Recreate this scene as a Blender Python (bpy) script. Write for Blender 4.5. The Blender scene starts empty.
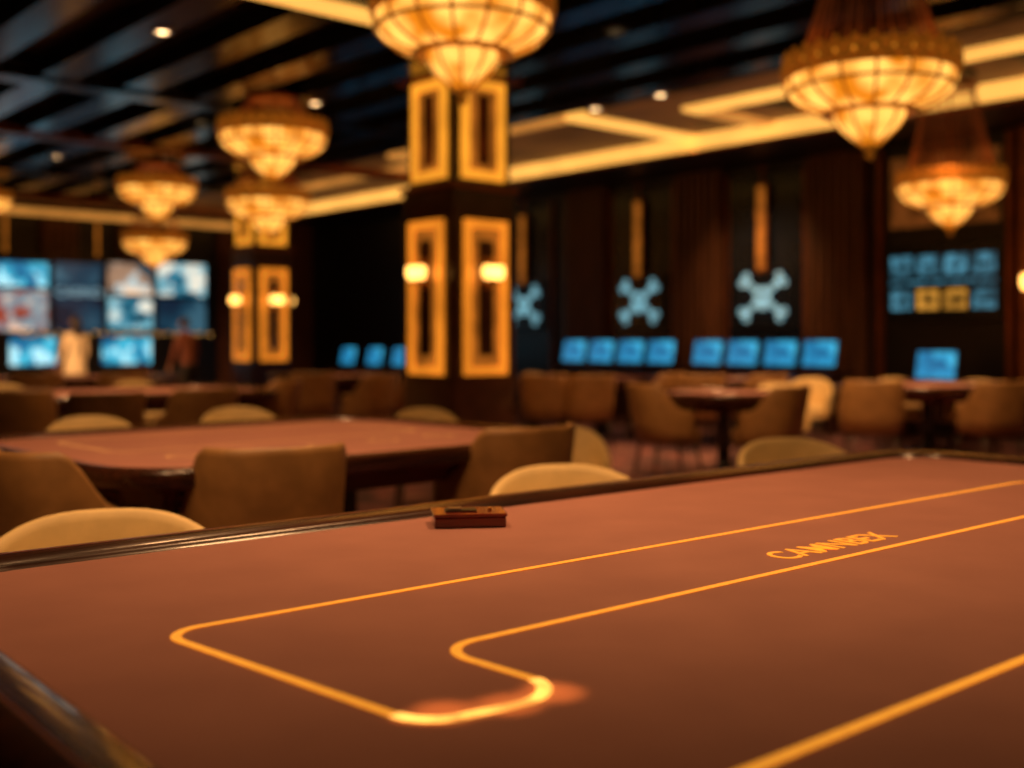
import bpy, bmesh, math, random
from mathutils import Vector, Matrix
random.seed(7)
D2R=math.pi/180
YAW=41.5*D2R
A=Vector((math.cos(YAW),math.sin(YAW),0)); B=Vector((-math.sin(YAW),math.cos(YAW),0))
def W(s,t,z=0): 
    v=A*s+B*t; return Vector((v.x,v.y,z))
scene=bpy.context.scene
scene.view_settings.view_transform='Standard'
CEIL=4.1
# ---------------------------------------------------------------- materials
def mat(name,base=(.5,.5,.5),rough=.5,metal=0,em=None,es=0,noise=0,nscale=20,bump=0,coat=0,col2=None,detail=4):
    m=bpy.data.materials.new(name); m.use_nodes=True
    nt=m.node_tree; b=nt.nodes['Principled BSDF']
    b.inputs['Base Color'].default_value=(*base,1); b.inputs['Roughness'].default_value=rough
    b.inputs['Metallic'].default_value=metal; b.inputs['Coat Weight'].default_value=coat
    if em: 
        b.inputs['Emission Color'].default_value=(*em,1); b.inputs['Emission Strength'].default_value=es
    tc=nt.nodes.new('ShaderNodeTexCoord'); n=nt.nodes.new('ShaderNodeTexNoise')
    n.inputs['Scale'].default_value=nscale; n.inputs['Detail'].default_value=detail
    nt.links.new(tc.outputs['Object'],n.inputs['Vector'])
    if noise or col2:
        r=nt.nodes.new('ShaderNodeValToRGB')
        c2=col2 or tuple(c*(1-noise) for c in base)
        r.color_ramp.elements[0].color=(*c2,1); r.color_ramp.elements[1].color=(*base,1)
        r.color_ramp.elements[0].position=.35; r.color_ramp.elements[1].position=.65
        nt.links.new(n.outputs['Fac'],r.inputs['Fac']); nt.links.new(r.outputs['Color'],b.inputs['Base Color'])
        if em:
            r2=nt.nodes.new('ShaderNodeValToRGB')
            r2.color_ramp.elements[0].color=(*[c*(1-noise) for c in em],1); r2.color_ramp.elements[1].color=(*em,1)
            r2.color_ramp.elements[0].position=.35; r2.color_ramp.elements[1].position=.65
            nt.links.new(n.outputs['Fac'],r2.inputs['Fac']); nt.links.new(r2.outputs['Color'],b.inputs['Emission Color'])
    if bump:
        bp=nt.nodes.new('ShaderNodeBump'); bp.inputs['Strength'].default_value=bump; bp.inputs['Distance'].default_value=.002
        nt.links.new(n.outputs['Fac'],bp.inputs['Height']); nt.links.new(bp.outputs['Normal'],b.inputs['Normal'])
    return m
def wood(name,c1,c2,rough=.25,scale=3,stretch=(1,12,12),coat=.3):
    m=mat(name,c1,rough,coat=coat); nt=m.node_tree; b=nt.nodes['Principled BSDF']
    tc=nt.nodes.new('ShaderNodeTexCoord'); mp=nt.nodes.new('ShaderNodeMapping'); mp.inputs['Scale'].default_value=stretch
    n=nt.nodes.new('ShaderNodeTexNoise'); n.inputs['Scale'].default_value=scale; n.inputs['Detail'].default_value=6
    r=nt.nodes.new('ShaderNodeValToRGB'); r.color_ramp.elements[0].color=(*c2,1); r.color_ramp.elements[1].color=(*c1,1)
    r.color_ramp.elements[0].position=.3; r.color_ramp.elements[1].position=.7
    nt.links.new(tc.outputs['Object'],mp.inputs[0]); nt.links.new(mp.outputs[0],n.inputs['Vector']); nt.links.new(n.outputs['Fac'],r.inputs['Fac'])
    nt.links.new(r.outputs[0],b.inputs['Base Color']); return m
def screenmat(name,cols,scale,strength,seed=0):
    m=bpy.data.materials.new(name); m.use_nodes=True; nt=m.node_tree; b=nt.nodes['Principled BSDF']
    b.inputs['Base Color'].default_value=(.01,.01,.015,1); b.inputs['Roughness'].default_value=.25
    tc=nt.nodes.new('ShaderNodeTexCoord'); mp=nt.nodes.new('ShaderNodeMapping'); mp.inputs['Location'].default_value=(seed,seed*2.3,seed*.7)
    v=nt.nodes.new('ShaderNodeTexVoronoi'); v.inputs['Scale'].default_value=scale; v.distance='CHEBYCHEV'
    n=nt.nodes.new('ShaderNodeTexNoise'); n.inputs['Scale'].default_value=scale*.5
    mx=nt.nodes.new('ShaderNodeMath'); mx.operation='MULTIPLY_ADD'; mx.inputs[1].default_value=.35
    sep=nt.nodes.new('ShaderNodeSeparateColor')
    nt.links.new(tc.outputs['Object'],mp.inputs[0]); nt.links.new(mp.outputs[0],v.inputs['Vector']); nt.links.new(mp.outputs[0],n.inputs['Vector'])
    nt.links.new(v.outputs['Color'],sep.inputs[0]); nt.links.new(sep.outputs[0],mx.inputs[0]); nt.links.new(n.outputs['Fac'],mx.inputs[2])
    r=nt.nodes.new('ShaderNodeValToRGB'); r.color_ramp.interpolation='EASE'
    els=r.color_ramp.elements
    for i,c in enumerate(cols):
        p=.40+.48*i/(len(cols)-1)
        e=els[i] if i<2 else els.new(p)
        e.position=p; e.color=(*c,1)
    nt.links.new(mx.outputs[0],r.inputs['Fac']); nt.links.new(r.outputs[0],b.inputs['Emission Color']); b.inputs['Emission Strength'].default_value=strength
    return m
def feltmat():
    m=mat('felt',(.34,.155,.10),.9); nt=m.node_tree; b=nt.nodes['Principled BSDF']
    tc=nt.nodes.new('ShaderNodeTexCoord'); n=nt.nodes.new('ShaderNodeTexNoise'); n.inputs['Scale'].default_value=5; n.inputs['Detail'].default_value=8
    r=nt.nodes.new('ShaderNodeValToRGB'); r.color_ramp.elements[0].color=(.40,.165,.135,1); r.color_ramp.elements[1].color=(.47,.20,.16,1)
    r.color_ramp.elements[0].position=.3; r.color_ramp.elements[1].position=.7
    n2=nt.nodes.new('ShaderNodeTexNoise'); n2.inputs['Scale'].default_value=700; bp=nt.nodes.new('ShaderNodeBump'); bp.inputs['Strength'].default_value=.35; bp.inputs['Distance'].default_value=.001
    for q in (n,n2): nt.links.new(tc.outputs['Object'],q.inputs['Vector'])
    nt.links.new(n.outputs['Fac'],r.inputs['Fac']); nt.links.new(r.outputs[0],b.inputs['Base Color'])
    nt.links.new(n2.outputs['Fac'],bp.inputs['Height']); nt.links.new(bp.outputs[0],b.inputs['Normal'])
    b.inputs['Sheen Weight'].default_value=.3; b.inputs['Sheen Tint'].default_value=(1,.55,.35,1); b.inputs['Roughness'].default_value=.75
    return m
FELT=feltmat()
RAIL=wood('rail_lacquer',(.075,.022,.009),(.025,.009,.005),.26,coat=.35)
MAHOG=wood('mahogany',(.14,.03,.012),(.05,.012,.006),.22,coat=.5)
DARKLEG=mat('black_lacquer',(.012,.009,.008),.25,coat=.3,noise=.3)
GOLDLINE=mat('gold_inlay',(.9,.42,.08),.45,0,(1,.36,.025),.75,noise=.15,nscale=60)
GLOWLINE=mat('gold_inlay_painted_glow',(.9,.45,.12),.4,0,(1,.45,.08),3.0,noise=.7,nscale=14)  # copy of the gold inlay with glow patches painted in as emission
PALELINE=mat('pale_print',(.85,.5,.22),.7,0,(1,.45,.15),.18,noise=.2,nscale=60)
GOLD=mat('antique_gold',(.75,.33,.07),.35,.9,noise=.4,nscale=30,bump=.3)
GOLDCH=mat('chandelier_gold',(.75,.28,.04),.35,.8,(1,.3,.02),.16,noise=.5,nscale=30,bump=.3)
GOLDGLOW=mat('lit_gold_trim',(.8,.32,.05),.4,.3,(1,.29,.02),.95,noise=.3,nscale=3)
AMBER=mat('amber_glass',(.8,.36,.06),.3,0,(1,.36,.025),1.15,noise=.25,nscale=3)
CREAM=mat('cream_upholstery',(.80,.58,.25),.6,noise=.12,nscale=14,bump=.2)
OLIVE=mat('tan_leather',(.37,.19,.062),.5,noise=.25,nscale=12,bump=.25)
CHAIRLEG=mat('dark_walnut_leg',(.05,.025,.012),.35,noise=.4)
BLACKW=mat('black_wall_panel',(.014,.011,.013),.4,noise=.3,nscale=3)
NAVY=mat('navy_panel',(.01,.016,.032),.25,noise=.4,nscale=2)
CEILM=mat('ceiling_black',(.018,.016,.018),.4,noise=.4,nscale=2)
TRAY=mat('ceiling_tray_painted_glow',(.30,.15,.065),.6,0,(1,.36,.08),.07,noise=.5,nscale=1)  # spill of the LED bands is put into the tray's own emission
SLAT=mat('ceiling_slat_gloss',(.024,.025,.029),.2,.3,noise=.4,nscale=2)
COPPER=mat('copper_beam',(.32,.09,.026),.35,.5,noise=.4,nscale=4)
LEDBAND=mat('warm_led_band',(.9,.65,.3),.5,0,(1,.48,.09),1.35,noise=.2,nscale=1.2)
LEDDIM=mat('warm_led_band_dim',(.8,.5,.22),.5,0,(1,.40,.07),.6,noise=.3,nscale=2)
BROWNST=mat('brown_stone',(.08,.028,.015),.3,noise=.4,nscale=5,coat=.2)
WALLWOOD=wood('fluted_walnut',(.17,.065,.028),(.08,.03,.013),.45,2,(6,6,1),0)
LAMPGL=mat('downlight_glass',(1,.9,.7),.4,0,(1,.62,.28),10,noise=.02)
SCONCEM=mat('sconce_glass',(1,.8,.5),.4,0,(1,.48,.10),4.5,noise=.1)
STRAND=mat('copper_bead_strand',(.40,.12,.04),.4,.6,(1,.25,.05),.03,noise=.3,nscale=50)
BLUEGLOW=mat('blue_logo_glow',(.4,.6,.7),.4,0,(.24,.60,.72),1.0,noise=.4,nscale=5)
TILEG=mat('bay_tile',(.1,.2,.25),.4,0,(.09,.38,.55),.8,noise=.85,nscale=7)
TILEO=mat('bay_tile_gold',(.3,.2,.05),.4,0,(1,.45,.06),.8,noise=.8,nscale=7)
SKIN=mat('skin',(.45,.24,.15),.5,noise=.1,nscale=30)
HAIR=mat('dark_hair',(.02,.012,.008),.45,noise=.4,nscale=60)
REDBOX=wood('red_lacquer_box',(.22,.022,.012),(.09,.01,.007),.25,5,(1,8,8),.5)
METAL=mat('brushed_steel',(.6,.5,.42),.3,1,noise=.2,nscale=80)
PLASTIC=mat('dark_plastic',(.01,.01,.012),.35,noise=.2)  # plain black plastic for housings, bezels and cable
def chglass():
    m=mat('chandelier_glass',(1,.6,.2),.35); nt=m.node_tree; b=nt.nodes['Principled BSDF']
    tc=nt.nodes.new('ShaderNodeTexCoord'); n=nt.nodes.new('ShaderNodeTexNoise'); n.inputs['Scale'].default_value=4.5; n.inputs['Detail'].default_value=1
    r=nt.nodes.new('ShaderNodeValToRGB'); r.color_ramp.elements[0].color=(.9,.25,.008,1); r.color_ramp.elements[1].color=(1.8,.86,.16,1)
    r.color_ramp.elements[0].position=.36; r.color_ramp.elements[1].position=.62
    nt.links.new(tc.outputs['Object'],n.inputs['Vector']); nt.links.new(n.outputs['Fac'],r.inputs['Fac']); nt.links.new(r.outputs[0],b.inputs['Emission Color'])
    b.inputs['Base Color'].default_value=(.5,.25,.06,1)
    b.inputs['Emission Strength'].default_value=1.0; return m
CHGL=chglass()
# ---------------------------------------------------------------- mesh builder
class MB:
    def __init__(s): s.v=[]; s.f=[]; s.m=[]; s.mats=[]; s.sm=[]
    def mi(s,m):
        if m not in s.mats: s.mats.append(m)
        return s.mats.index(m)
    def add(s,vs,fs,m,smooth=False,mx=None):
        o=len(s.v)
        for p in vs:
            p=Vector(p); s.v.append(mx@p if mx else p)
        k=s.mi(m)
        for f in fs: s.f.append(tuple(i+o for i in f)); s.m.append(k); s.sm.append(smooth)
    def box(s,c,d,m,rz=0,bev=0,rx=0):
        mx=Matrix.Translation(c)@Matrix.Rotation(rz,4,'Z')@Matrix.Rotation(rx,4,'X')
        x,y,z=[q/2 for q in d]
        if bev<=0:
            vs=[(i*x,j*y,k*z) for k in(-1,1) for j in(-1,1) for i in(-1,1)]
            fs=[(0,2,3,1),(4,5,7,6),(0,1,5,4),(2,6,7,3),(0,4,6,2),(1,3,7,5)]
            s.add(vs,fs,m,False,mx)
        else:
            bm=bmesh.new(); bmesh.ops.create_cube(bm,size=1)
            for v in bm.verts: v.co=Vector((v.co.x*2*x,v.co.y*2*y,v.co.z*2*z))
            bmesh.ops.bevel(bm,geom=list(bm.edges),offset=bev,segments=2,affect='EDGES',profile=.6)
            bm.verts.index_update()
            s.add([v.co.copy() for v in bm.verts],[tuple(v.index for v in f.verts) for f in bm.faces],m,False,mx); bm.free()
    def lathe(s,prof,m,seg=32,mx=None,cap0=False,cap1=False,smooth=True):
        vs=[];fs=[]
        for r,z in prof:
            for i in range(seg):
                a=2*math.pi*i/seg; vs.append((r*math.cos(a),r*math.sin(a),z))
        for j in range(len(prof)-1):
            for i in range(seg):
                a=j*seg+i;b=j*seg+(i+1)%seg; fs.append((a,b,b+seg,a+seg))
        if cap0: fs.append(tuple(range(seg))[::-1])
        if cap1: fs.append(tuple(range((len(prof)-1)*seg,len(prof)*seg)))
        s.add(vs,fs,m,smooth,mx)
    def tube(s,p,q,r0,r1,m,seg=8):
        p=Vector(p);q=Vector(q);d=q-p;L=d.length
        mx=Matrix.Translation(p)@d.to_track_quat('Z','Y').to_matrix().to_4x4()
        s.lathe([(r0,0),(r1,L)],m,seg,mx,True,True)
    def ball(s,c,r,m,sc=(1,1,1),seg=12):
        prof=[(max(1e-4,r*math.sin(math.pi*i/seg)),-r*math.cos(math.pi*i/seg)) for i in range(seg+1)]
        s.lathe(prof,m,seg*2,Matrix.Translation(c)@Matrix.Diagonal((*sc,1)))
    def rings(s,rings,mats,cap0=None,cap1=None,smooth=True):
        n=len(rings[0]); o=len(s.v)
        for r in rings: s.v+= [Vector(p) for p in r]
        for j in range(len(rings)-1):
            k=s.mi(mats[j])
            for i in range(n):
                a=o+j*n+i;b=o+j*n+(i+1)%n; s.f.append((a,b,b+n,a+n)); s.m.append(k); s.sm.append(smooth)
        if cap0: s.f.append(tuple(o+i for i in range(n))[::-1]); s.m.append(s.mi(cap0)); s.sm.append(False)
        if cap1: s.f.append(tuple(o+(len(rings)-1)*n+i for i in range(n))); s.m.append(s.mi(cap1)); s.sm.append(False)
    def mesh(s,name):
        me=bpy.data.meshes.new(name); me.from_pydata([tuple(v) for v in s.v],[],s.f)
        for m in s.mats: me.materials.append(m)
        for i,p in enumerate(me.polygons): p.material_index=s.m[i]; p.use_smooth=s.sm[i]
        bm=bmesh.new(); bm.from_mesh(me); bmesh.ops.recalc_face_normals(bm,faces=bm.faces); bm.to_mesh(me); bm.free()
        me.update(); return me
    def obj(s,name,loc=(0,0,0),rz=0,parent=None):
        return place(s.mesh(name),name,loc,rz,parent)
def place(me,name,loc=(0,0,0),rz=0,parent=None,scale=1):
    o=bpy.data.objects.new(name,me); scene.collection.objects.link(o)
    o.location=loc; o.rotation_euler=(0,0,rz); o.scale=(scale,)*3
    if parent: o.parent=parent
    return o
def empty(name,loc,rz=0):
    e=bpy.data.objects.new(name,None); scene.collection.objects.link(e); e.location=loc; e.rotation_euler=(0,0,rz); e.empty_display_size=.1; return e
# ---------------------------------------------------------------- room shell (room frame: s,t)
S0,S1,T0,T1=-4,14,-4,22
def rbox(name,s0,s1,t0,t1,z0,z1,m):
    b=MB(); b.box((0,0,0),(s1-s0,t1-t0,z1-z0),m); return b.obj(name,W((s0+s1)/2,(t0+t1)/2,(z0+z1)/2),YAW)
CARP=mat('patterned_carpet',(.10,.035,.03),.95); nt=CARP.node_tree; bs=nt.nodes['Principled BSDF']
tc=nt.nodes.new('ShaderNodeTexCoord'); vo=nt.nodes.new('ShaderNodeTexVoronoi'); vo.inputs['Scale'].default_value=1.6; vo.feature='F1'
rp=nt.nodes.new('ShaderNodeValToRGB'); 
for i,(p,c) in enumerate([(.12,(.36,.16,.13)),(.3,(.09,.04,.042)),(.45,(.26,.09,.08)),(.6,(.07,.03,.032))]):
    e=rp.color_ramp.elements[i] if i<2 else rp.color_ramp.elements.new(p)
    e.position=p; e.color=(*c,1)
nt.links.new(tc.outputs['Object'],vo.inputs['Vector']); nt.links.new(vo.outputs['Distance'],rp.inputs['Fac']); nt.links.new(rp.outputs[0],bs.inputs['Base Color'])
rbox('floor',S0-.2,S1+.2,T0-.2,T1+.2,-.1,0,CARP)
rbox('ceiling',S0-.2,S1+.2,T0-.2,T1+.2,CEIL,CEIL+.15,CEILM)
rbox('wall_right',S1,S1+.2,T0-.2,T1+.2,0,CEIL,BLACKW)
rbox('wall_back',S0-.2,S1,T1,T1+.2,0,CEIL,BLACKW)
rbox('wall_left',S0-.2,S0,T0-.2,T1,0,CEIL,BLACKW)
rbox('wall_front',S0,S1,T0-.2,T0,0,CEIL,BLACKW)
rbox('ceiling_soffit',12.0,S1,T0,T1,3.93,CEIL,CEILM)
rbox('ceiling_tray',9.8,11.9,2.5,T1,4.07,CEIL,TRAY)
b=MB(); b.box((0,0,0),(.05,T1-T0-.02,.25),LEDBAND); b.box((-.06,0,-.14),(.16,T1-T0-.02,.03),COPPER)
b.obj('trim_1',W(11.97,(T0+T1)/2,CEIL-.125),YAW)
def band(n,s0,s1,t0,t1,m=LEDBAND,z0=4.02,z1=CEIL):
    rbox('trim_%d'%n,s0,s1,t0,t1,z0,z1,m)
band(2,10.35,10.65,3.5,8.6); band(3,9.7,11.9,9.65,9.95,LEDBAND); band(4,9.6,9.8,9.95,13.6,LEDDIM)
band(5,10.65,11.9,8.35,8.6,LEDDIM); band(6,9.7,11.9,13.6,13.85,LEDDIM); band(7,10.4,10.65,14.4,20,LEDDIM)
band(8,3.4,6.4,7.35,7.6,LEDBAND,3.86,3.9); band(9,10.6,11.9,14.2,14.4,LEDBAND)
# dark timber battens inside the tray with painted glow
b=MB()
for i in range(7): b.box((11.0,3.3+i*.72,4.05),(.5,.16,.05),CEILM)
b.obj('ceiling_tray_battens',(0,0,0),YAW)
sl=MB()
for i in range(14):
    s=-1.0+i*.82
    if s>9.3: break
    L0,L1=0,21.9
    sl.box((s,(L0+L1)/2,4.0),(.34,L1-L0,.2),SLAT)
o=sl.obj('ceiling_slats',(0,0,0),YAW)
b=MB()
for t in (11.6,18.0): b.box((4,t,3.95),(12,.3,.16),SLAT)
b.obj('ceiling_crossbeams',(0,0,0),YAW)
rbox('trim_10',-3.9,11.9,14.55,14.8,3.86,3.98,COPPER)
rbox('trim_11',-3.9,11.9,20.8,21.05,3.8,3.95,COPPER)
rbox('trim_12',4,11.9,21.5,21.62,3.62,3.74,LEDDIM)
dl=MB(); dl.lathe([(.0001,-.0),(.055,-.0)],LAMPGL,20); dl.lathe([(.055,0),(.058,-.012),(.085,-.012),(.09,.02)],METAL,20); dlm=dl.mesh('recessed_downlight')
for (x,y) in [(-3,9.42),(-2.2,12.27),(.95,12.57),(1.6,11.85),(3.14,9.78),(-6.55,15.8),(-5.73,16.7),(-8.4,20.6),(-4.4,14.0),(0.4,9.6),(-7.2,12.6)]:
    zz=4.09
    s=Vector((x,y,0)).dot(A)
    if s>9.8: zz=4.065
    for i in range(14):
        if abs(s-(-1.0+i*.82))<.26 and s<9.5: zz=3.895
    o=place(dlm,'recessed_downlight',(x,y,zz))
# ---------------------------------------------------------------- right wall decoration
def pillar_wall(t,w=.95):
    b=MB(); b.box((0,0,0),(.12,w,3.93),WALLWOOD)
    n=7
    for i in range(n):
        y=-w/2+w*(i+.5)/n
        b.box((-.09,y,0),(.07,w/n*.6,3.9),WALLWOOD,bev=.012)
    b.box((-.1,0,-1.88),(.14,w+.06,.16),BROWNST)
    b.obj('fluted_wall_pilaster',W(13.93,t,1.965),YAW)
for t in (16.9,13.7,11.2,8.7): pillar_wall(t)
def crosslogo(b,sz,m,x0):
    def bar(ang,e0):
        ca,sa=math.cos(ang),math.sin(ang)
        def P(u,v,d=0): return (x0-d-e0,u*ca-v*sa,u*sa+v*ca)
        h=sz*.05
        b.add([P(-sz*.45,-h),P(sz*.45,-h),P(sz*.45,h),P(-sz*.45,h)],[(0,1,2,3)],m)
        b.add([P(-sz*.36,-h*.25,.003),P(sz*.36,-h*.25,.003),P(sz*.36,h*.25,.003),P(-sz*.36,h*.25,.003)],[(0,1,2,3)],NAVY)
        for e in(-1,1):
            for q in(-1,1):
                c=(e*sz*.47,q*sz*.065); r=sz*.07
                b.add([P(c[0]+r*math.cos(a*math.pi/8),c[1]+r*math.sin(a*math.pi/8),.0015*(q+2)) for a in range(16)],[tuple(range(16))],m)
                r=sz*.03
                b.add([P(c[0]+r*math.cos(a*math.pi/8),c[1]+r*math.sin(a*math.pi/8),.0015*(q+2)+.001) for a in range(16)],[tuple(range(16))],NAVY)
    bar(math.radians(38),0); bar(math.radians(-38),.008)
    for rr,dd,mm,zz in ((.16,.016,m,.01),(.05,.018,NAVY,.04),):
        b.add([(x0-dd,sz*rr*math.cos(a*math.pi/12),sz*rr*math.sin(a*math.pi/12)+zz*sz) for a in range(24)],[tuple(range(24))],mm)
    for q in(-1,1):
        b.add([(x0-.02,q*sz*.06+sz*.025*math.cos(a*math.pi/6),sz*.025*math.sin(a*math.pi/6)+.03*sz) for a in range(12)],[tuple(range(12))],NAVY)
    b.box((x0-.018,0,-sz*.17),(.004,sz*.14,sz*.07),m)
DAMB=mat('dim_amber',(.5,.2,.05),.4,0,(1,.30,.03),.36,noise=.5,nscale=5)
for t in (15.35,12.45,9.95):
    b=MB(); b.box((0,0,1.95),(.05,1.35,3.7),NAVY,bev=.01)
    for q in(-1,1): b.box((-.02,q*.69,1.95),(.05,.03,3.7),COPPER)
    b.box((-.05,0,1.9),(.06,1.1,.95),PLASTIC,bev=.01)
    b.add([(-.082,-.52,1.46),(-.082,.52,1.46),(-.082,.52,2.34),(-.082,-.52,2.34)],[(0,1,2,3)],NAVY)
    bb=MB(); crosslogo(bb,.92,BLUEGLOW,-.087)
    for i in range(len(bb.v)): bb.v[i]=Vector((bb.v[i].x,bb.v[i].y,bb.v[i].z+1.9))
    o=len(b.v); b.v+=bb.v
    for f,mm,ss in zip(bb.f,bb.m,bb.sm): b.f.append(tuple(i+o for i in f)); b.m.append(b.mi(bb.mats[mm])); b.sm.append(ss)
    b.obj('emblem_display_panel',W(13.97,t,0),YAW)
    b=MB(); b.box((0,0,0),(.05,.2,1.35),COPPER,bev=.01); b.box((-.03,0,0),(.02,.13,1.25),DAMB)
    b.tube((0,0,.65),(0,0,.9),.02,.02,COPPER); b.box((.02,0,.9),(.05,.1,.06),COPPER)
    b.obj('wall_light_bar',W(13.86,t,2.95),YAW)
b=MB()
b.box((0,0,2.0),(.06,1.9,3.8),BLACKW)
b.box((-.06,0,2.03),(.08,1.62,1.05),PLASTIC,bev=.01)
b.add([(-.102,-.77,1.55),(-.102,.77,1.55),(-.102,.77,2.51),(-.102,-.77,2.51)],[(0,1,2,3)],NAVY)
for r in range(2):
    for c in range(4):
        y=-.57+c*.38; z=1.79+r*.46; m_=TILEO if (c in(1,2) and r==0) else TILEG
        b.add([(-.106,y-.15,z-.13),(-.106,y+.15,z-.13),(-.106,y+.15,z+.13),(-.106,y-.15,z+.13)],[(0,1,2,3)],m_)
        b.add([(-.108,y-.1,z-.04),(-.108,y+.08,z-.04),(-.108,y+.08,z+.01),(-.108,y-.1,z+.01)],[(0,1,2,3)],NAVY)
b.add([(-.106,-.74,2.005),(-.106,.74,2.005),(-.106,.74,2.04),(-.106,-.74,2.04)],[(0,1,2,3)],TILEG)
for q in(-1,1):
    b.box((-.08,q*.9,2.0),(.1,.07,3.8),COPPER)
b.box((-.05,0,3.25),(.05,1.5,.95),mat('warm_niche',(.3,.12,.05),.5,0,(1,.3,.05),.10,noise=.8,nscale=4))
b.obj('framed_wall_screen',W(13.96,7.1,0),YAW)
b=MB(); b.box((0,0,1.96),(.3,.62,3.9),COPPER,bev=.02); b.box((-.16,0,2.1),(.03,.42,2.9),WALLWOOD); b.box((-.16,0,.1),(.06,.66,.2),BROWNST)
b.obj('copper_wall_pillar',W(13.84,5.72,0),YAW)
for t in (3.6,1.1,-1.4): pillar_wall(t)
# ---------------------------------------------------------------- sconces
def sconce_mesh():
    b=MB()
    b.box((-.012,0,0),(.024,.09,.28),GOLD,bev=.008)
    for q in(-1,1):
        b.tube((-.02,0,-.03),(-.1,q*.06,-.06),.008,.008,GOLD)
        mx=Matrix.Translation((-.1,q*.06,-.06))
        b.lathe([(.001,-.03),(.03,-.02),(.032,0)],GOLD,16,mx)
        b.lathe([(.03,0),(.05,.03),(.055,.08),(.045,.12),(.001,.125)],SCONCEM,16,mx)
    return b.mesh('wall_sconce')
SC=sconce_mesh()
place(SC,'wall_sconce',W(13.655,5.72,1.95),YAW,scale=1.6)
# ---------------------------------------------------------------- columns
def column(s,t,w,name='decorated_column'):
    e=empty(name,W(s,t,0),YAW)
    b=MB()
    h=w/2; b.box((0,0,1.38),(w,w,2.76),BROWNST,bev=.015); b.box((0,0,.12),(w+.1,w+.1,.24),BROWNST,bev=.02)
    wu=w-.08; b.box((0,0,2.78),(w+.06,w+.06,.06),COPPER,bev=.01); b.box((0,0,(2.8+CEIL)/2),(wu,wu,CEIL-2.8),BROWNST)
    b.box((0,0,3.98),(w+.12,w+.12,.2),COPPER,bev=.02)
    b.obj('shaft',(0,0,0),0,e)
    f=MB()
    for k in range(4):
        R=Matrix.Rotation(k*math.pi/2,4,'Z')
        def bx(x,y,z,dx,dy,dz,m):
            c=R@Vector((x,y,z)); f.box(c,(dx,dy,dz),m,rz=k*math.pi/2,bev=min(.006,dx*.3))
        def frame(x,z0,z1,wd,bar,m,inner):
            bx(x-.02,-wd/2+bar/2,(z0+z1)/2,.04,bar,z1-z0,m); bx(x-.02,wd/2-bar/2,(z0+z1)/2,.04,bar,z1-z0,m)
            bx(x-.02,0,z0+bar/2,.04,wd-2*bar,bar,m); bx(x-.02,0,z1-bar/2,.04,wd-2*bar,bar,m)
            bx(x-.008,0,(z0+z1)/2,.016,wd-2*bar,z1-z0-2*bar,inner)
        fw=w*.68
        frame(-h,.9,2.45,fw,.085,GOLDGLOW,DAMB)
        bx(-h-.02,0,1.67,.03,fw*.34,1.15,BROWNST)
        frame(-wu/2,2.86,3.86,fw,.09,AMBER,DAMB)
        bx(-wu/2-.02,0,3.36,.03,fw*.26,.7,COPPER)
    f.obj('lit_frames',(0,0,0),0,e)
    for k in range(4):
        R=Matrix.Rotation(k*math.pi/2,4,'Z'); c=R@Vector((-h-.03,0,1.92))
        o=place(SC,'sconce_%d'%(k+1),c,k*math.pi/2,e,scale=1.1)
    return e
column(7.1,8.85,.82); column(9.25,16.9,.74)
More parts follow.
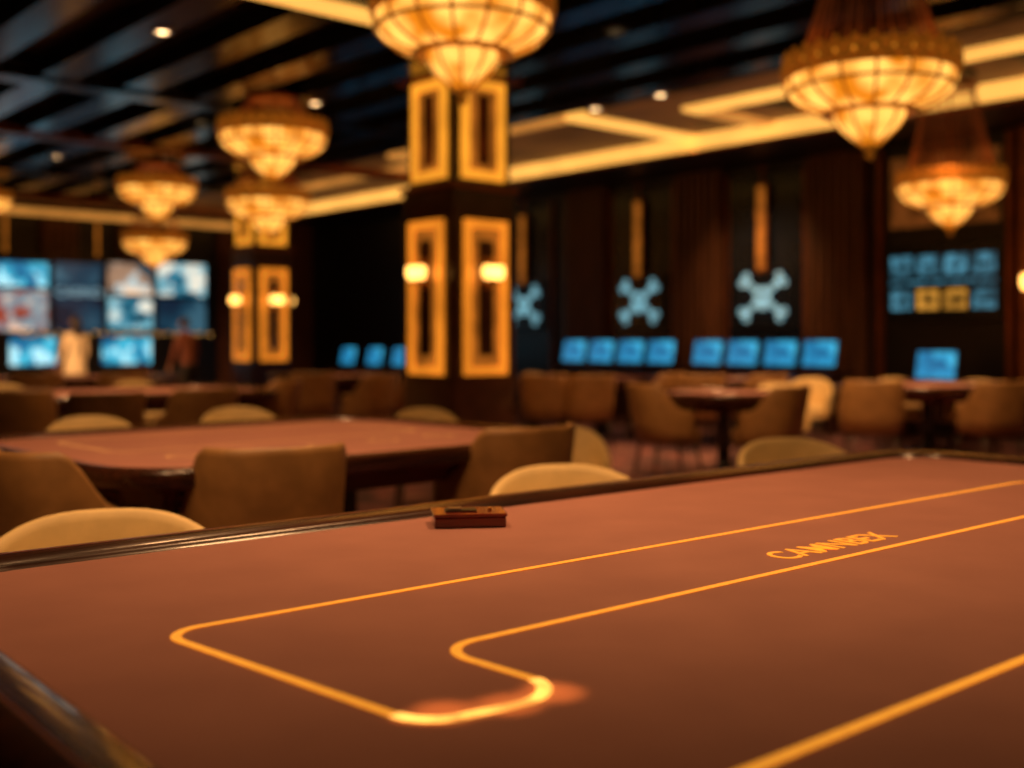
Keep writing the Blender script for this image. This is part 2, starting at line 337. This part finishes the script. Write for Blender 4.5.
# ---------------------------------------------------------------- chandeliers
def chandelier(x,y,zr,dia,zc=CEIL):
    k=dia/1.2; b=MB(); drop=(zc-zr)/k
    R=.6
    b.lathe([(R-.02,-.05),(R+.012,-.05),(R+.016,-.03),(R+.004,-.02)],GOLDCH,48)
    b.lathe([(R-.01,.085),(R+.012,.09),(R+.012,.105),(R-.01,.11)],GOLDCH,48)
    b.lathe([(R-.012,-.03),(R-.012,.09)],GOLDCH,48)
    n=30
    for i in range(n):
        a=2*math.pi*i/n
        mx=Matrix.Rotation(a,4,'Z')@Matrix.Translation((R+.01,0,.033))@Matrix.Rotation(math.pi/2,4,'Y')
        seg=10; vs=[];fs=[]
        for j in range(seg):
            aa=2*math.pi*j/seg
            for (rr,zz) in ((.032,-.014),(.056,-.014),(.056,.014),(.032,.014)): vs.append((rr*math.cos(aa),rr*math.sin(aa),zz))
        for j in range(seg):
            for q in range(4):
                a0=j*4+q;a1=j*4+(q+1)%4;b0=((j+1)%seg)*4+q;b1=((j+1)%seg)*4+(q+1)%4; fs.append((a0,a1,b1,b0))
        b.add(vs,fs,GOLDCH,True,mx)
        b.ball(Vector((R*math.cos(a+.1),R*math.sin(a+.1),.125)),.02,GOLDCH,seg=5)
        b.ball(Vector(((R+.012)*math.cos(a+.1),(R+.012)*math.sin(a+.1),.033)),.011,AMBER,seg=5)
    prof=[(R-.01,-.05),(R-.01,-.09),(R-.035,-.15),(R-.09,-.205),(R-.17,-.25),(R-.27,-.285)]
    b.lathe(prof,CHGL,48)
    cup=[(.25,-.30),(.245,-.34),(.20,-.41),(.12,-.48),(.06,-.53),(.001,-.54)]
    b.lathe([(.33,-.28),(.345,-.295),(.33,-.31),(.27,-.31),(.25,-.30)],GOLDCH,40)
    b.lathe(cup,CHGL,32)
    b.lathe([(.06,-.525),(.05,-.55),(.02,-.57),(.038,-.60),(.001,-.64)],GOLDCH,16)
    for i in range(16):
        a=2*math.pi*i/16; ca,sa=math.cos(a),math.sin(a)
        for j in range(len(prof)-1):
            (r0,z0),(r1,z1)=prof[j],prof[j+1]; e=.006
            b.tube(((r0+e)*ca,(r0+e)*sa,z0),((r1+e)*ca,(r1+e)*sa,z1),.011,.011,GOLDCH,5)
    b.lathe([(R-.03,-.125),(R-.006,-.135),(R-.035,-.15)],GOLDCH,48)
    for i in range(10):
        a=2*math.pi*i/10; ca,sa=math.cos(a),math.sin(a)
        for j in range(len(cup)-2):
            (r0,z0),(r1,z1)=cup[j],cup[j+1]; e=.004
            b.tube(((r0+e)*ca,(r0+e)*sa,z0),((r1+e)*ca,(r1+e)*sa,z1),.008,.008,GOLDCH,5)
    top=drop; rt=.26
    for i in range(40):
        a=2*math.pi*i/40; ca,sa=math.cos(a),math.sin(a)
        b.tube((.5*ca,.5*sa,.07),(rt*ca,rt*sa,top-.03),.006,.006,STRAND,5)
    b.lathe([(.5,.05),(.59,.06),(.5,.08),(.48,.06),(.5,.05)],GOLD,40)
    b.lathe([(rt+.03,top-.05),(rt+.05,top-.03),(rt+.05,top),(.001,top)],COPPER,32)
    b.lathe([(.001,top-.05),(rt+.03,top-.05)],COPPER,32)
    b.tube((0,0,-.3),(0,0,top-.04),.012,.012,COPPER)
    me=b.mesh('chandelier'); place(me,'chandelier',(x,y,zr),random.random(),scale=k)
def zc_at(x,y):
    v=Vector((x,y,0)); s=v.dot(A)
    if s>12: return 3.93
    if s<9.5: return 3.9
    return CEIL-.03
for x,y,zr,d in [(-.32,7.1,3.38,1.16),(2.445,7.5,3.08,1.14),(-2.61,12,3.52,1.15),(-5.33,16.5,3.56,1.12),(-3.44,15.5,3.24,1.14),(-6.6,20.3,3.10,1.12),(4.87,12.2,3.0,1.12),(-8.75,18,3.58,1.0)]:
    chandelier(x,y,zr,d,zc_at(x,y))
# ---------------------------------------------------------------- tables
def rrect(L,Wd,r,o,z,seg=8):
    hx,hy=L/2+o,Wd/2+o; rr=max(.01,r+o); pts=[]
    for cx,cy,a0 in ((hx-rr,hy-rr,0),(-hx+rr,hy-rr,90),(-hx+rr,-hy+rr,180),(hx-rr,-hy+rr,270)):
        for i in range(seg+1):
            a=math.radians(a0+90*i/seg); pts.append((cx+rr*math.cos(a),cy+rr*math.sin(a),z))
    return pts
def fillet(pts,closed=True,seg=10):
    out=[]; n=len(pts)
    for i,(x,y,r) in enumerate(pts):
        if (not closed and i in(0,n-1)) or r==0: out.append(Vector((x,y))); continue
        p=Vector((x,y)); a=(Vector(pts[i-1][:2])-p).normalized(); c=(Vector(pts[(i+1)%n][:2])-p).normalized()
        ang=a.angle(c); t=r/math.tan(ang/2); cen=p+(a+c).normalized()*(r/math.sin(ang/2))
        p0=p+a*t; p1=p+c*t; v0=p0-cen; v1=p1-cen; tot=v0.angle_signed(v1)
        for k in range(seg+1):
            th=-tot*k/seg; ca,sa=math.cos(th),math.sin(th)
            out.append(cen+Vector((v0.x*ca-v0.y*sa,v0.x*sa+v0.y*ca)))
    return out
def ribbon(b,pl,w,z,m,closed=True):
    n=len(pl); vs=[];fs=[]
    for i,p in enumerate(pl):
        a=pl[i-1] if (closed or i>0) else p; c=pl[(i+1)%n] if (closed or i<n-1) else p
        d=(c-a).normalized(); nn=Vector((-d.y,d.x))*w/2
        vs+=[(p.x+nn.x,p.y+nn.y,z),(p.x-nn.x,p.y-nn.y,z)]
    for i in range(n if closed else n-1):
        j=(i+1)%n; fs.append((2*i,2*i+1,2*j+1,2*j))
    b.add(vs,fs,m)
def table_body(L,Wd,r,h,legs='legs',rail=.09):
    b=MB(); q=rail/.09
    pr=[(0,h,RAIL),(.002,h+.008,RAIL),(.012*q,h+.018,RAIL),(.05*q,h+.022,COPPER),(.055*q,h+.0225,RAIL),(.075*q,h+.019,RAIL),(.088*q,h+.006,RAIL),(.09*q,h-.005,RAIL),(.086*q,h-.045,MAHOG),(.05*q,h-.06,MAHOG),(-.05,h-.065,MAHOG),(-.08,h-.15,MAHOG)]
    b.rings([rrect(L,Wd,r,o,z) for o,z,m in pr],[p[2] for p in pr],cap0=FELT,cap1=MAHOG)
    zt=h-.1
    if legs=='legs':
        for i in(-1,1):
            for j in(-1,1):
                x,y=i*(L/2-.28),j*(Wd/2-.28)
                b.box((x,y,zt/2),(.11,.11,zt),DARKLEG,bev=.01); b.box((x,y,.03),(.14,.14,.06),DARKLEG,bev=.01)
    elif legs=='panel':
        for i in(-1,1):
            x=i*L*.3
            b.box((x,0,zt/2),(.35,Wd*.45,zt),MAHOG,bev=.03); b.box((x,0,.05),(.6,Wd*.7,.1),DARKLEG,bev=.03)
    else:
        b.lathe([(.001,0),(.34,0),(.34,.03),(.08,.07),(.06,.12),(.06,zt-.1),(.2,zt),(.001,zt)],DARKLEG,28)
    return b
FY=math.radians(40.17); ut=Vector((math.cos(FY),math.sin(FY),0)); nn=Vector((-math.sin(FY),math.cos(FY),0))
fs0,fs1,fn0,fn1=.475,4.12,.40,2.37; H=.78
cs,cn=(fs0+fs1)/2,(fn0+fn1)/2; c=ut*cs+nn*cn
FT=empty('card_game_table',(c.x,c.y,0),FY)
table_body(fs1-fs0,fn1-fn0,.2,H,'panel',.13).obj('table_body',(0,0,0),0,FT)
def T(p): return (p[0]-cs,p[1]-cn,*p[2:])
b=MB()
loop=[T(p) for p in [(3.78,1.69,.22),(.70,1.705,.06),(.78,1.09,.07),(1.01,1.06,.075),(.985,1.35,.07),(3.78,1.35,.1)]]
LP_=fillet(loop)
ribbon(b,LP_,.0175,H+.0015,GOLDLINE)
ribbon(b,fillet([T(p) for p in [(.80,.748,0),(3.0,.748,0),(3.9,.748,0)]],False),.0185,H+.0015,GOLDLINE,False)
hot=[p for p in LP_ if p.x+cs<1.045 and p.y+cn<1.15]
ribbon(b,hot,.021,H+.0022,GLOWLINE,False)  # overlay strip on the line corner carrying the painted glow
for k in range(3):
    x,y=T((1.66+k*.75,.67)); pl=[Vector((x+.028*math.cos(a*math.pi/8),y+.028*math.sin(a*math.pi/8))) for a in range(16)]
    ribbon(b,pl,.01,H+.0015,GOLDLINE)
b.obj('felt_markings',(0,0,0),0,FT)
cu=bpy.data.curves.new('felt_lettering','FONT'); cu.body='CAMNBEX'; cu.size=.108; cu.space_character=1.0; cu.extrude=.0006; cu.offset=.0008
cu.materials.append(GOLDLINE); to=bpy.data.objects.new('felt_lettering',cu); scene.collection.objects.link(to); to.parent=FT
x,y=T((1.96,1.41)); to.location=(x,y,H+.0012); to.scale=(.86,1,1)
p=ut*1.72+nn*2.21
b=MB(); b.box((0,0,.013),(.18,.115,.026),REDBOX,bev=.003); b.box((0,0,.031),(.186,.121,.008),REDBOX,bev=.003)
b.box((-.02,0,.037),(.08,.05,.004),PLASTIC,bev=.001); b.box((-.035,0,.041),(.035,.026,.005),METAL,bev=.001); b.ball((.055,0,.037),.006,GOLD)
b.obj('red_card_box',(p.x,p.y,H+.0005),math.radians(8))
def gtable(x,y,yaw,L,Wd,r,legs='legs',mark=True,name='card_game_table'):
    e=empty(name,(x,y,0),yaw); table_body(L,Wd,r,.76,legs,.085).obj('table_body',(0,0,0),0,e)
    if mark:
        b=MB(); a=L/2-.3; c_=Wd/2-.3
        ribbon(b,fillet([(a,c_,.12),(-a,c_,.12),(-a,-c_*.1,.1),(a,-c_*.1,.1)]),.02,.7615,PALELINE)
        for k in range(5):
            x0=-a+.15+k*(2*a-.3)/4; pl=[Vector((x0+.07*math.cos(q*math.pi/10),-c_*.6+.07*math.sin(q*math.pi/10))) for q in range(20)]
            ribbon(b,pl,.016,.7615,PALELINE)
        b.obj('felt_markings',(0,0,0),0,e)
    return e
gtable(-1.15,5.4,math.radians(44),2.3,1.9,.35)
gtable(-3.6,10.3,YAW,2.3,1.6,.3); gtable(-2.3,15,YAW,1.7,1.2,.3); gtable(.9,13.8,YAW,1.8,1.1,.3)
gtable(2.7,13.6,YAW,1.5,1.0,.3); gtable(1.95,10.1,YAW,1.15,1.15,.55,'ped',False,'round_card_table')
gtable(4.5,11.9,YAW,1.9,1.2,.4,'ped',True); gtable(-5.6,14.2,YAW,2.2,1.3,.3)
# ---------------------------------------------------------------- chairs
def chair_mesh(mt,Ht,arm,arch,name,wk=1.0):
    b=MB(); NT=32; rings=[]
    def pl(th,k,z):
        s_,c_=math.sin(th),math.cos(th)
        x=.285*wk*k*math.copysign(abs(s_)**.75,s_); y=-.27*k*math.copysign(abs(c_)**.75,c_)
        lean=max(0,c_)*.10*(z-.36)/.5
        fl=1+.10*(z-.36)/.5
        return (x*fl,y-lean,z)
    for i in range(NT+1):
        th=math.radians(-112+224*i/NT); c_=math.cos(th)
        if arch: f=max(0,c_)**1.0
        else:
            q=min(1,max(0,(c_+.05)/.62)); f=q*q*(3-2*q)
        zt=arm+(Ht-arm)*f
        zs=[(1.0,.35),(1.02,.36+(zt-.36)*.3),(1.02,.36+(zt-.36)*.65),(1.01,zt-.03),(.985,zt-.008),(.945,zt),(.90,zt-.008),(.875,zt-.03),(.86,.36+(zt-.36)*.6),(.86,.36+(zt-.36)*.3),(.86,.35)]
        rings.append([pl(th,k,z) for k,z in zs])
    b.rings(rings,[mt]*NT,mt,mt)
    def se(k,z,sc=1): 
        pts=[]
        for i in range(28):
            a=2*math.pi*i/28; ca,sa=math.cos(a),math.sin(a)
            pts.append((.25*wk*k*math.copysign(abs(ca)**.6,ca),.015+.255*k*math.copysign(abs(sa)**.6,sa),z))
        return pts
    b.rings([se(.9,.33),se(1,.345),se(1,.385),se(.97,.39),se(1.0,.395),se(1.02,.43),se(.98,.46),se(.85,.475),se(.4,.48)],[mt]*8,mt,mt)
    for i in(-1,1):
        for j in(-1,1): b.tube((i*.19,j*.18,.345),(i*.235,j*.235,0),.02,.011,CHAIRLEG,10)
    return b.mesh(name)
CM=chair_mesh(CREAM,.80,.60,True,'cream_armchair'); BM=chair_mesh(OLIVE,.86,.63,False,'tan_armchair')
CW=chair_mesh(CREAM,.775,.60,True,'cream_armchair',1.16)
def chair(kind,x,y,deg,sc=1):
    ph=math.radians(deg); f=Vector((-math.sin(ph),math.cos(ph)))
    c_=Vector((x,y))+f*.28
    place({'c':CM,'b':BM,'w':CW}[kind],'tan_armchair' if kind=='b' else 'cream_armchair',(c_.x,c_.y,0),ph,scale=sc)
for a in [('w',-1.13,3.04,200),('w',.19,4.15,196),('w',1.33,5.3,196),
  ('b',-.86,4.05,26),('b',-1.82,3.95,-40),('b',.12,5.0,42),
  ('c',-2.5,6.5,205),('c',-1.85,7.4,205),('c',-.66,8.2,190,.93),('c',.36,7.15,180,.86),
  ('b',-3.0,8.2,35),('b',-2.44,8.9,42),('b',-3.9,8.6,20),('c',-5.3,11.4,220),('c',-4.2,12.2,215),('b',-2.2,10.9,80),
  ('b',-2.4,13.3,20),('b',-1.45,12.6,60),('b',-1.2,14.6,80),('b',.36,12.5,-10),('b',.95,12.4,20),('b',1.95,13.1,60),('c',.3,15.3,215),
  ('b',1.14,9.85,-75),('b',2.46,9.5,50),('b',2.2,12.5,10),('b',3.0,12.6,30),('c',3.6,13.2,150),('c',2.75,11.35,170),
  ('b',3.5,10.6,-10),('b',4.75,10.5,15),('c',4.6,13.2,190),('c',5.3,12.5,150),
  ('b',-5.6,12.9,20),('b',-4.6,13.1,40),('b',-6.6,13.4,0)]: chair(*a)
# ---------------------------------------------------------------- kiosks
SCRK=screenmat('kiosk_screen',[(.01,.10,.24),(.02,.26,.5),(.05,.46,.72),(.3,.8,1.0)],3.5,1.1,1)
def terminal_counter(t0,t1,ts,zz=0):
    e=empty('terminal_counter',W(12.95,(t0+t1)/2,0),YAW); tc_=(t0+t1)/2
    b=MB(); b.box((0,0,.80+zz),(.6,t1-t0,.05),RAIL,bev=.01)
    n=max(2,int((t1-t0)/1.2)+1)
    for i in range(n):
        y=-(t1-t0)/2+.1+(t1-t0-.2)*i/(n-1); b.box((0,y,.39+zz/2),(.5,.06,.78+zz),BROWNST)
    b.box((.2,0,.45),(.03,t1-t0-.1,.6),BROWNST); b.obj('desk',(0,0,0),0,e)
    for i,t in enumerate(ts):
        m=MB(); m.box((.05,0,.012),(.2,.26,.024),PLASTIC,bev=.005); m.tube((.08,0,.02),(.06,0,.15),.02,.02,PLASTIC)
        mx=Matrix.Translation((.02,0,.24))@Matrix.Rotation(math.radians(12),4,'Y')
        n0=len(m.v); m.box((0,0,0),(.04,.54,.38),PLASTIC,bev=.008); m.add([(-.0215,-.25,-.17),(-.0215,.25,-.17),(-.0215,.25,.17),(-.0215,-.25,.17)],[(0,1,2,3)],SCRK)
        for k in range(n0,len(m.v)): m.v[k]=mx@m.v[k]
        m.obj('monitor_%d'%(i+1),(-.02,t-tc_,.826+zz),0,e)
terminal_counter(10.8,13.4,[13.05,12.42,11.78,11.15]); terminal_counter(8.0,10.6,[10.25,9.62,8.98,8.35])
terminal_counter(17.5,20.4,[18.0,18.9,19.9],-.15); terminal_counter(6.2,7.2,[6.7],-.13)
# ---------------------------------------------------------------- video wall
mats_v=[screenmat('vid_a',[(.0,.03,.06),(.02,.16,.25),(.2,.5,.6),(.9,.85,.7)],4,1,1),
 screenmat('vid_b',[(.04,.01,.01),(.35,.06,.03),(.2,.30,.35),(1,.6,.4)],4.4,1,5),
 screenmat('vid_c',[(.003,.008,.02),(.006,.02,.045),(.01,.05,.09),(.05,.14,.2)],2,.8,9),
 screenmat('vid_d',[(.02,.05,.07),(.35,.2,.12),(.5,.6,.6),(1,.65,.4)],3.6,1.1,13),
 screenmat('vid_e',[(.003,.02,.06),(.01,.14,.3),(.06,.5,.7),(.5,.9,1)],4,1.1,17)]
vw=empty('video_wall',W(0,21.9,0),YAW)
b=MB(); b.box((8.5,0,1.75),(4.7,.12,2.3),PLASTIC,bev=.02); b.box((8.5,.0,.3),(4.7,.1,.6),PLASTIC); b.obj('backing',(0,0,0),0,vw)
def scr(s0,s1,z0,z1,m,i):
    b=MB(); b.box(((s0+s1)/2,-.09,(z0+z1)/2),(s1-s0,.06,z1-z0),PLASTIC,bev=.01)
    b.add([(s0+.02,-.122,z0+.02),(s1-.02,-.122,z0+.02),(s1-.02,-.122,z1-.02),(s0+.02,-.122,z1-.02)],[(0,1,2,3)],m); b.obj('screen_%d'%i,(0,0,0),0,vw)
scr(6.25,7.35,2.25,2.75,mats_v[4],1); scr(6.25,7.35,1.4,2.22,mats_v[1],2); scr(7.42,8.40,1.4,2.78,mats_v[2],3)
scr(8.47,9.43,2.15,2.82,mats_v[3],4); scr(8.47,9.43,1.45,2.12,mats_v[0],5); scr(9.5,10.6,2.15,2.86,mats_v[0],6); scr(9.5,10.6,1.4,2.12,mats_v[2],7)
scr(6.6,7.5,.75,1.32,mats_v[4],8); scr(8.35,9.4,.75,1.33,mats_v[4],9)
cu=bpy.data.curves.new('screen_text','FONT'); cu.body='CASINO'; cu.size=.25; cu.extrude=.002; cu.materials.append(mat('screen_text_glow',(.5,.7,.8),.4,0,(.25,.5,.6),.8)); to=bpy.data.objects.new('screen_text',cu); scene.collection.objects.link(to)
to.parent=vw; to.location=(7.46,-.13,2.1); to.rotation_euler=(math.pi/2,0,0)
def back_pil(s,w=.7,m=WALLWOOD):
    b=MB(); b.box((0,0,1.95),(w,.1,3.9),m)
    for i in range(5): b.box((-w/2+w*(i+.5)/5,-.07,1.95),(w/5*.6,.06,3.85),m,bev=.01)
    b.obj('fluted_wall_pilaster',W(s,21.93,0),YAW)
for s in (0.5,2.2,4.0,5.7,7.6,9.1,11.3,12.9): back_pil(s)
b=MB(); 
for s in (6.6,8.35,9.9): b.box((s,0,3.3),(.05,.05,.75),DAMB)
b.obj('wall_light_strips',W(0,21.96,0),YAW)
b=MB()
for i in range(26):
    b.ball((6.9+i*.15+random.uniform(-.04,.04),-.16,1.37+random.uniform(-.03,.03)),.013,SCONCEM,seg=5)
b.tube((6.8,-.16,1.39),(10.9,-.16,1.39),.006,.006,PLASTIC); b.obj('string_lights',W(0,21.9,0),YAW)
# ---------------------------------------------------------------- people
def skinned(name,verts,edges,rad,sub=2):
    me=bpy.data.meshes.new(name); me.from_pydata(verts,edges,[]); o=bpy.data.objects.new(name,me); scene.collection.objects.link(o)
    o.modifiers.new('Skin','SKIN'); sv=me.skin_vertices[0].data
    for i,r in enumerate(rad):
        sv[i].radius=(r,r) if not isinstance(r,tuple) else r; sv[i].use_root=(i==0)
    m=o.modifiers.new('s','SUBSURF'); m.levels=sub; m.render_levels=sub
    dg=bpy.context.evaluated_depsgraph_get(); nm=bpy.data.meshes.new_from_object(o.evaluated_get(dg)); bpy.data.objects.remove(o)
    nm.name=name
    for p in nm.polygons: p.use_smooth=True
    return nm
def person(x,y,face,hgt,top,low,longhair,lean=0,coat=False):
    e=empty('standing_person',(x,y,0),face); e.scale=(hgt/1.75,)*3
    L=lean
    V=[(0,0,.95),(0,L*.3,1.12),(0,L*.7,1.32),(0,L,1.46),(0,L*1.1+.01,1.53)]
    R=[(.155,.105),(.13,.095),(.16,.105),(.075,.065),(.052,.052)]
    E=[(0,1),(1,2),(2,3),(3,4)]
    hands=[]
    for q in(-1,1):
        i=len(V)
        V+=[(q*.17,L*.85,1.42),(q*.25,L*.8+.01,1.14),(q*.27,L*.8+.11,.92)]
        R+=[(.06,.06),(.045,.045),(.03,.03)]; E+=[(2,i),(i,i+1),(i+1,i+2)]
        hands.append((V[-1],q))
        i=len(V); V+=[(q*.095,0,.88),(q*.11,.02,.5),(q*.115,-.01,.09),(q*.125,.13,.035)]
        R+=[(.1,.1),(.062,.062),(.042,.042),(.038,.03)]; E+=[(0,i),(i,i+1),(i+1,i+2),(i+2,i+3)]
    me=skinned('body',V,E,R)
    for m in (top,low,DARKLEG,SKIN): me.materials.append(m)
    for p in me.polygons:
        z=p.center.z; xx=abs(p.center.x)
        p.material_index= 2 if z<.1 else (1 if z<.93 and xx<.215 else (3 if z>1.485 else 0))
    place(me,'body',(0,0,0),0,e)
    if coat:
        b=MB(); rs=[]
        for z,rx,ry in ((1.05,.165,.115),(.95,.185,.13),(.75,.215,.155),(.52,.235,.175),(.5,.225,.165)):
            rs.append([(rx*math.cos(a*math.pi/14),ry*math.sin(a*math.pi/14)*(1),z+ .0) for a in range(28)])
        b.rings(rs,[top]*4); b.obj('coat_skirt',(0,0,0),0,e)
    for (px,py,pz),q in hands:
        vv=[(px,py,pz),(px,py+.02,pz-.045),(px,py+.03,pz-.085)]; rr=[(.022,.022),(.034,.018),(.034,.016)]; ee=[(0,1),(1,2)]
        for k,(off,ln) in enumerate([(-.027,.062),(-.009,.072),(.009,.068),(.026,.052)]):
            i=len(vv); vv+=[(px+q*.0,py+.03+off,pz-.09),(px-q*.008,py+.035+off,pz-.09-ln*.5),(px-q*.022,py+.035+off,pz-.09-ln)]; rr+=[.009,.008,.007]; ee+=[(2,i),(i,i+1),(i+1,i+2)]
        i=len(vv); vv+=[(px-q*.01,py+.055,pz-.05),(px-q*.02,py+.07,pz-.085)]; rr+=[.011,.008]; ee+=[(1,i),(i,i+1)]
        hm=skinned('hand',vv,ee,rr,1); hm.materials.append(SKIN); place(hm,'hand_left' if q<0 else 'hand_right',(0,0,0),0,e)
    hy=L*1.15+.02; b=MB()
    n=16; rs=[]
    for i in range(n+1):
        f=i/n; z=1.53+f*.225; th=math.pi*f
        rx=.075*math.sin(th)**.6*(.78+.27*f) if 0<f<1 else .002; ry=.095*math.sin(th)**.6*(.82+.22*f) if 0<f<1 else .002
        rs.append([(rx*math.cos(2*math.pi*a/24),hy+ry*math.sin(2*math.pi*a/24),z) for a in range(24)])
    b.rings(rs,[SKIN]*n,SKIN,SKIN)
    b.add([(-.014,hy+.088,1.615),(.014,hy+.088,1.615),(0,hy+.118,1.622),(0,hy+.09,1.66)],[(0,1,2),(0,2,3),(1,3,2),(0,3,1)],SKIN,True)
    for q in(-1,1):
        b.ball((q*.03,hy+.085,1.652),.011,SCEYE,seg=6); b.ball((q*.03,hy+.094,1.652),.005,HAIR,seg=5)
        b.ball((q*.076,hy,1.64),.022,SKIN,(.4,.7,1.2),seg=6); b.box((q*.03,hy+.092,1.672),(.03,.008,.005),HAIR)
    b.ball((0,hy+.088,1.588),.02,LIPS,(1,.35,.3),seg=6)
    b.obj('head',(0,0,0),0,e)
    h=MB(); rs=[]
    for i in range(11):
        f=i/10; z=1.60+f*.17; th=math.pi*(.38+.62*f)
        rx=.088*math.sin(th)**.5 if f<1 else .003; ry=.104*math.sin(th)**.5 if f<1 else .003
        rs.append([(rx*math.cos(2*math.pi*a/28),hy-.014+ry*(math.sin(2*math.pi*a/28) if math.sin(2*math.pi*a/28)<0 else math.sin(2*math.pi*a/28)*(0.15 if f<.5 else .98)),z) for a in range(28)])
    h.rings(rs,[HAIR]*10,HAIR,HAIR)
    if longhair:
        rs=[]
        for z,rx,ry in ((1.70,.08,.06),(1.6,.095,.06),(1.5,.1,.045),(1.38,.09,.035),(1.33,.05,.02)):
            rs.append([(rx*math.cos(2*math.pi*a/20),hy-.055+(-.02 if z<1.55 else 0)+ry*math.sin(2*math.pi*a/20),z) for a in range(20)])
        h.rings(rs,[HAIR]*4,HAIR,HAIR)
    h.obj('hair',(0,0,0),0,e)
    return e
SCEYE=mat('eye_white',(.7,.68,.64),.3,noise=.02); LIPS=mat('lips',(.35,.1,.08),.5,noise=.1)
SUIT=mat('cream_coat',(.8,.64,.42),.8,noise=.12,nscale=10); BR=mat('brown_shirt',(.24,.07,.035),.8,noise=.2,nscale=10); TR=mat('charcoal_trousers',(.03,.025,.025),.8,noise=.2)
person(-7.2,18.1,math.radians(60),1.64,SUIT,SUIT,True,0,True)
person(-5.3,18.0,math.radians(60),1.62,BR,TR,False,.08)
# ---------------------------------------------------------------- lights
LC=(1,.52,.215)
def spot(x,y,z,e,col=LC,size=1.6,rad=.15,name='spot_lamp',aim=None):
    l=bpy.data.lights.new(name,'SPOT'); l.energy=e; l.color=col; l.spot_size=size; l.spot_blend=1; l.shadow_soft_size=rad
    o=bpy.data.objects.new(name,l); scene.collection.objects.link(o); o.location=(x,y,z)
    if aim: o.rotation_euler=(Vector(aim)-Vector((x,y,z))).to_track_quat('-Z','Y').to_euler()
    return o
spot(.9,3.3,3.86,360,size=1.5,rad=.3,name='table_spot_lamp'); spot(-1.0,2.9,3.86,230,size=1.4,rad=.3,name='table_spot_lamp'); spot(2.9,4.2,3.86,170,size=1.3,name='table_spot_lamp')
for x,y,e in [(-1.1,5.4,330),(-3.6,10.3,300),(-2.3,14.4,220),(.9,13.0,260),(2.7,12.8,240),(2.2,9.8,300),(4.4,11.1,340),(-5.6,14.0,260)]:
    spot(x,y,3.84,e,size=1.8)
for p,aim,e in [((-1.6,1.2,3.85),(-1.0,5.0,.7),260),((0.5,6.5,3.85),(1.8,11,.6),520),((-2.6,7.2,3.85),(-3.5,10.5,.6),320),((3.4,7.4,3.85),(3.9,12,.6),420),((-6.6,14.6,3.7),(-6.9,18.1,1.1),1400),
                ((6.0,10.5,3.85),(7.5,12.8,2.2),300),((2.2,14.8,3.85),(3.6,16.5,2.2),280)]:
    spot(*p,e,size=1.0,aim=aim,name='added_fill_spot')  # added fill spots without fixtures, brightening chair fronts, people and wall
for s_,n_,e in [(.83,1.115,500),(.91,1.085,500),(.985,1.085,500)]:
    p=ut*s_+nn*n_; spot(p.x,p.y,3.85,e,col=(1,.40,.08),size=math.radians(2.1),rad=.01,name='added_glow_spot')  # added narrow spots that throw warm glow pools onto the felt line
w=bpy.data.worlds.new('world'); scene.world=w; w.use_nodes=True; w.node_tree.nodes['Background'].inputs[0].default_value=(.5,.33,.25,1); w.node_tree.nodes['Background'].inputs[1].default_value=.03
# ---------------------------------------------------------------- camera
cd=bpy.data.cameras.new('camera'); co=bpy.data.objects.new('camera',cd); scene.collection.objects.link(co); scene.camera=co
co.location=(0,0,1.25); co.rotation_euler=(math.pi/2,0,0); cd.sensor_width=36; cd.lens=1098/1024*36; cd.shift_y=-44/1024
cd.clip_start=.05; cd.dof.use_dof=True; cd.dof.focus_distance=2.3; cd.dof.aperture_fstop=1.35
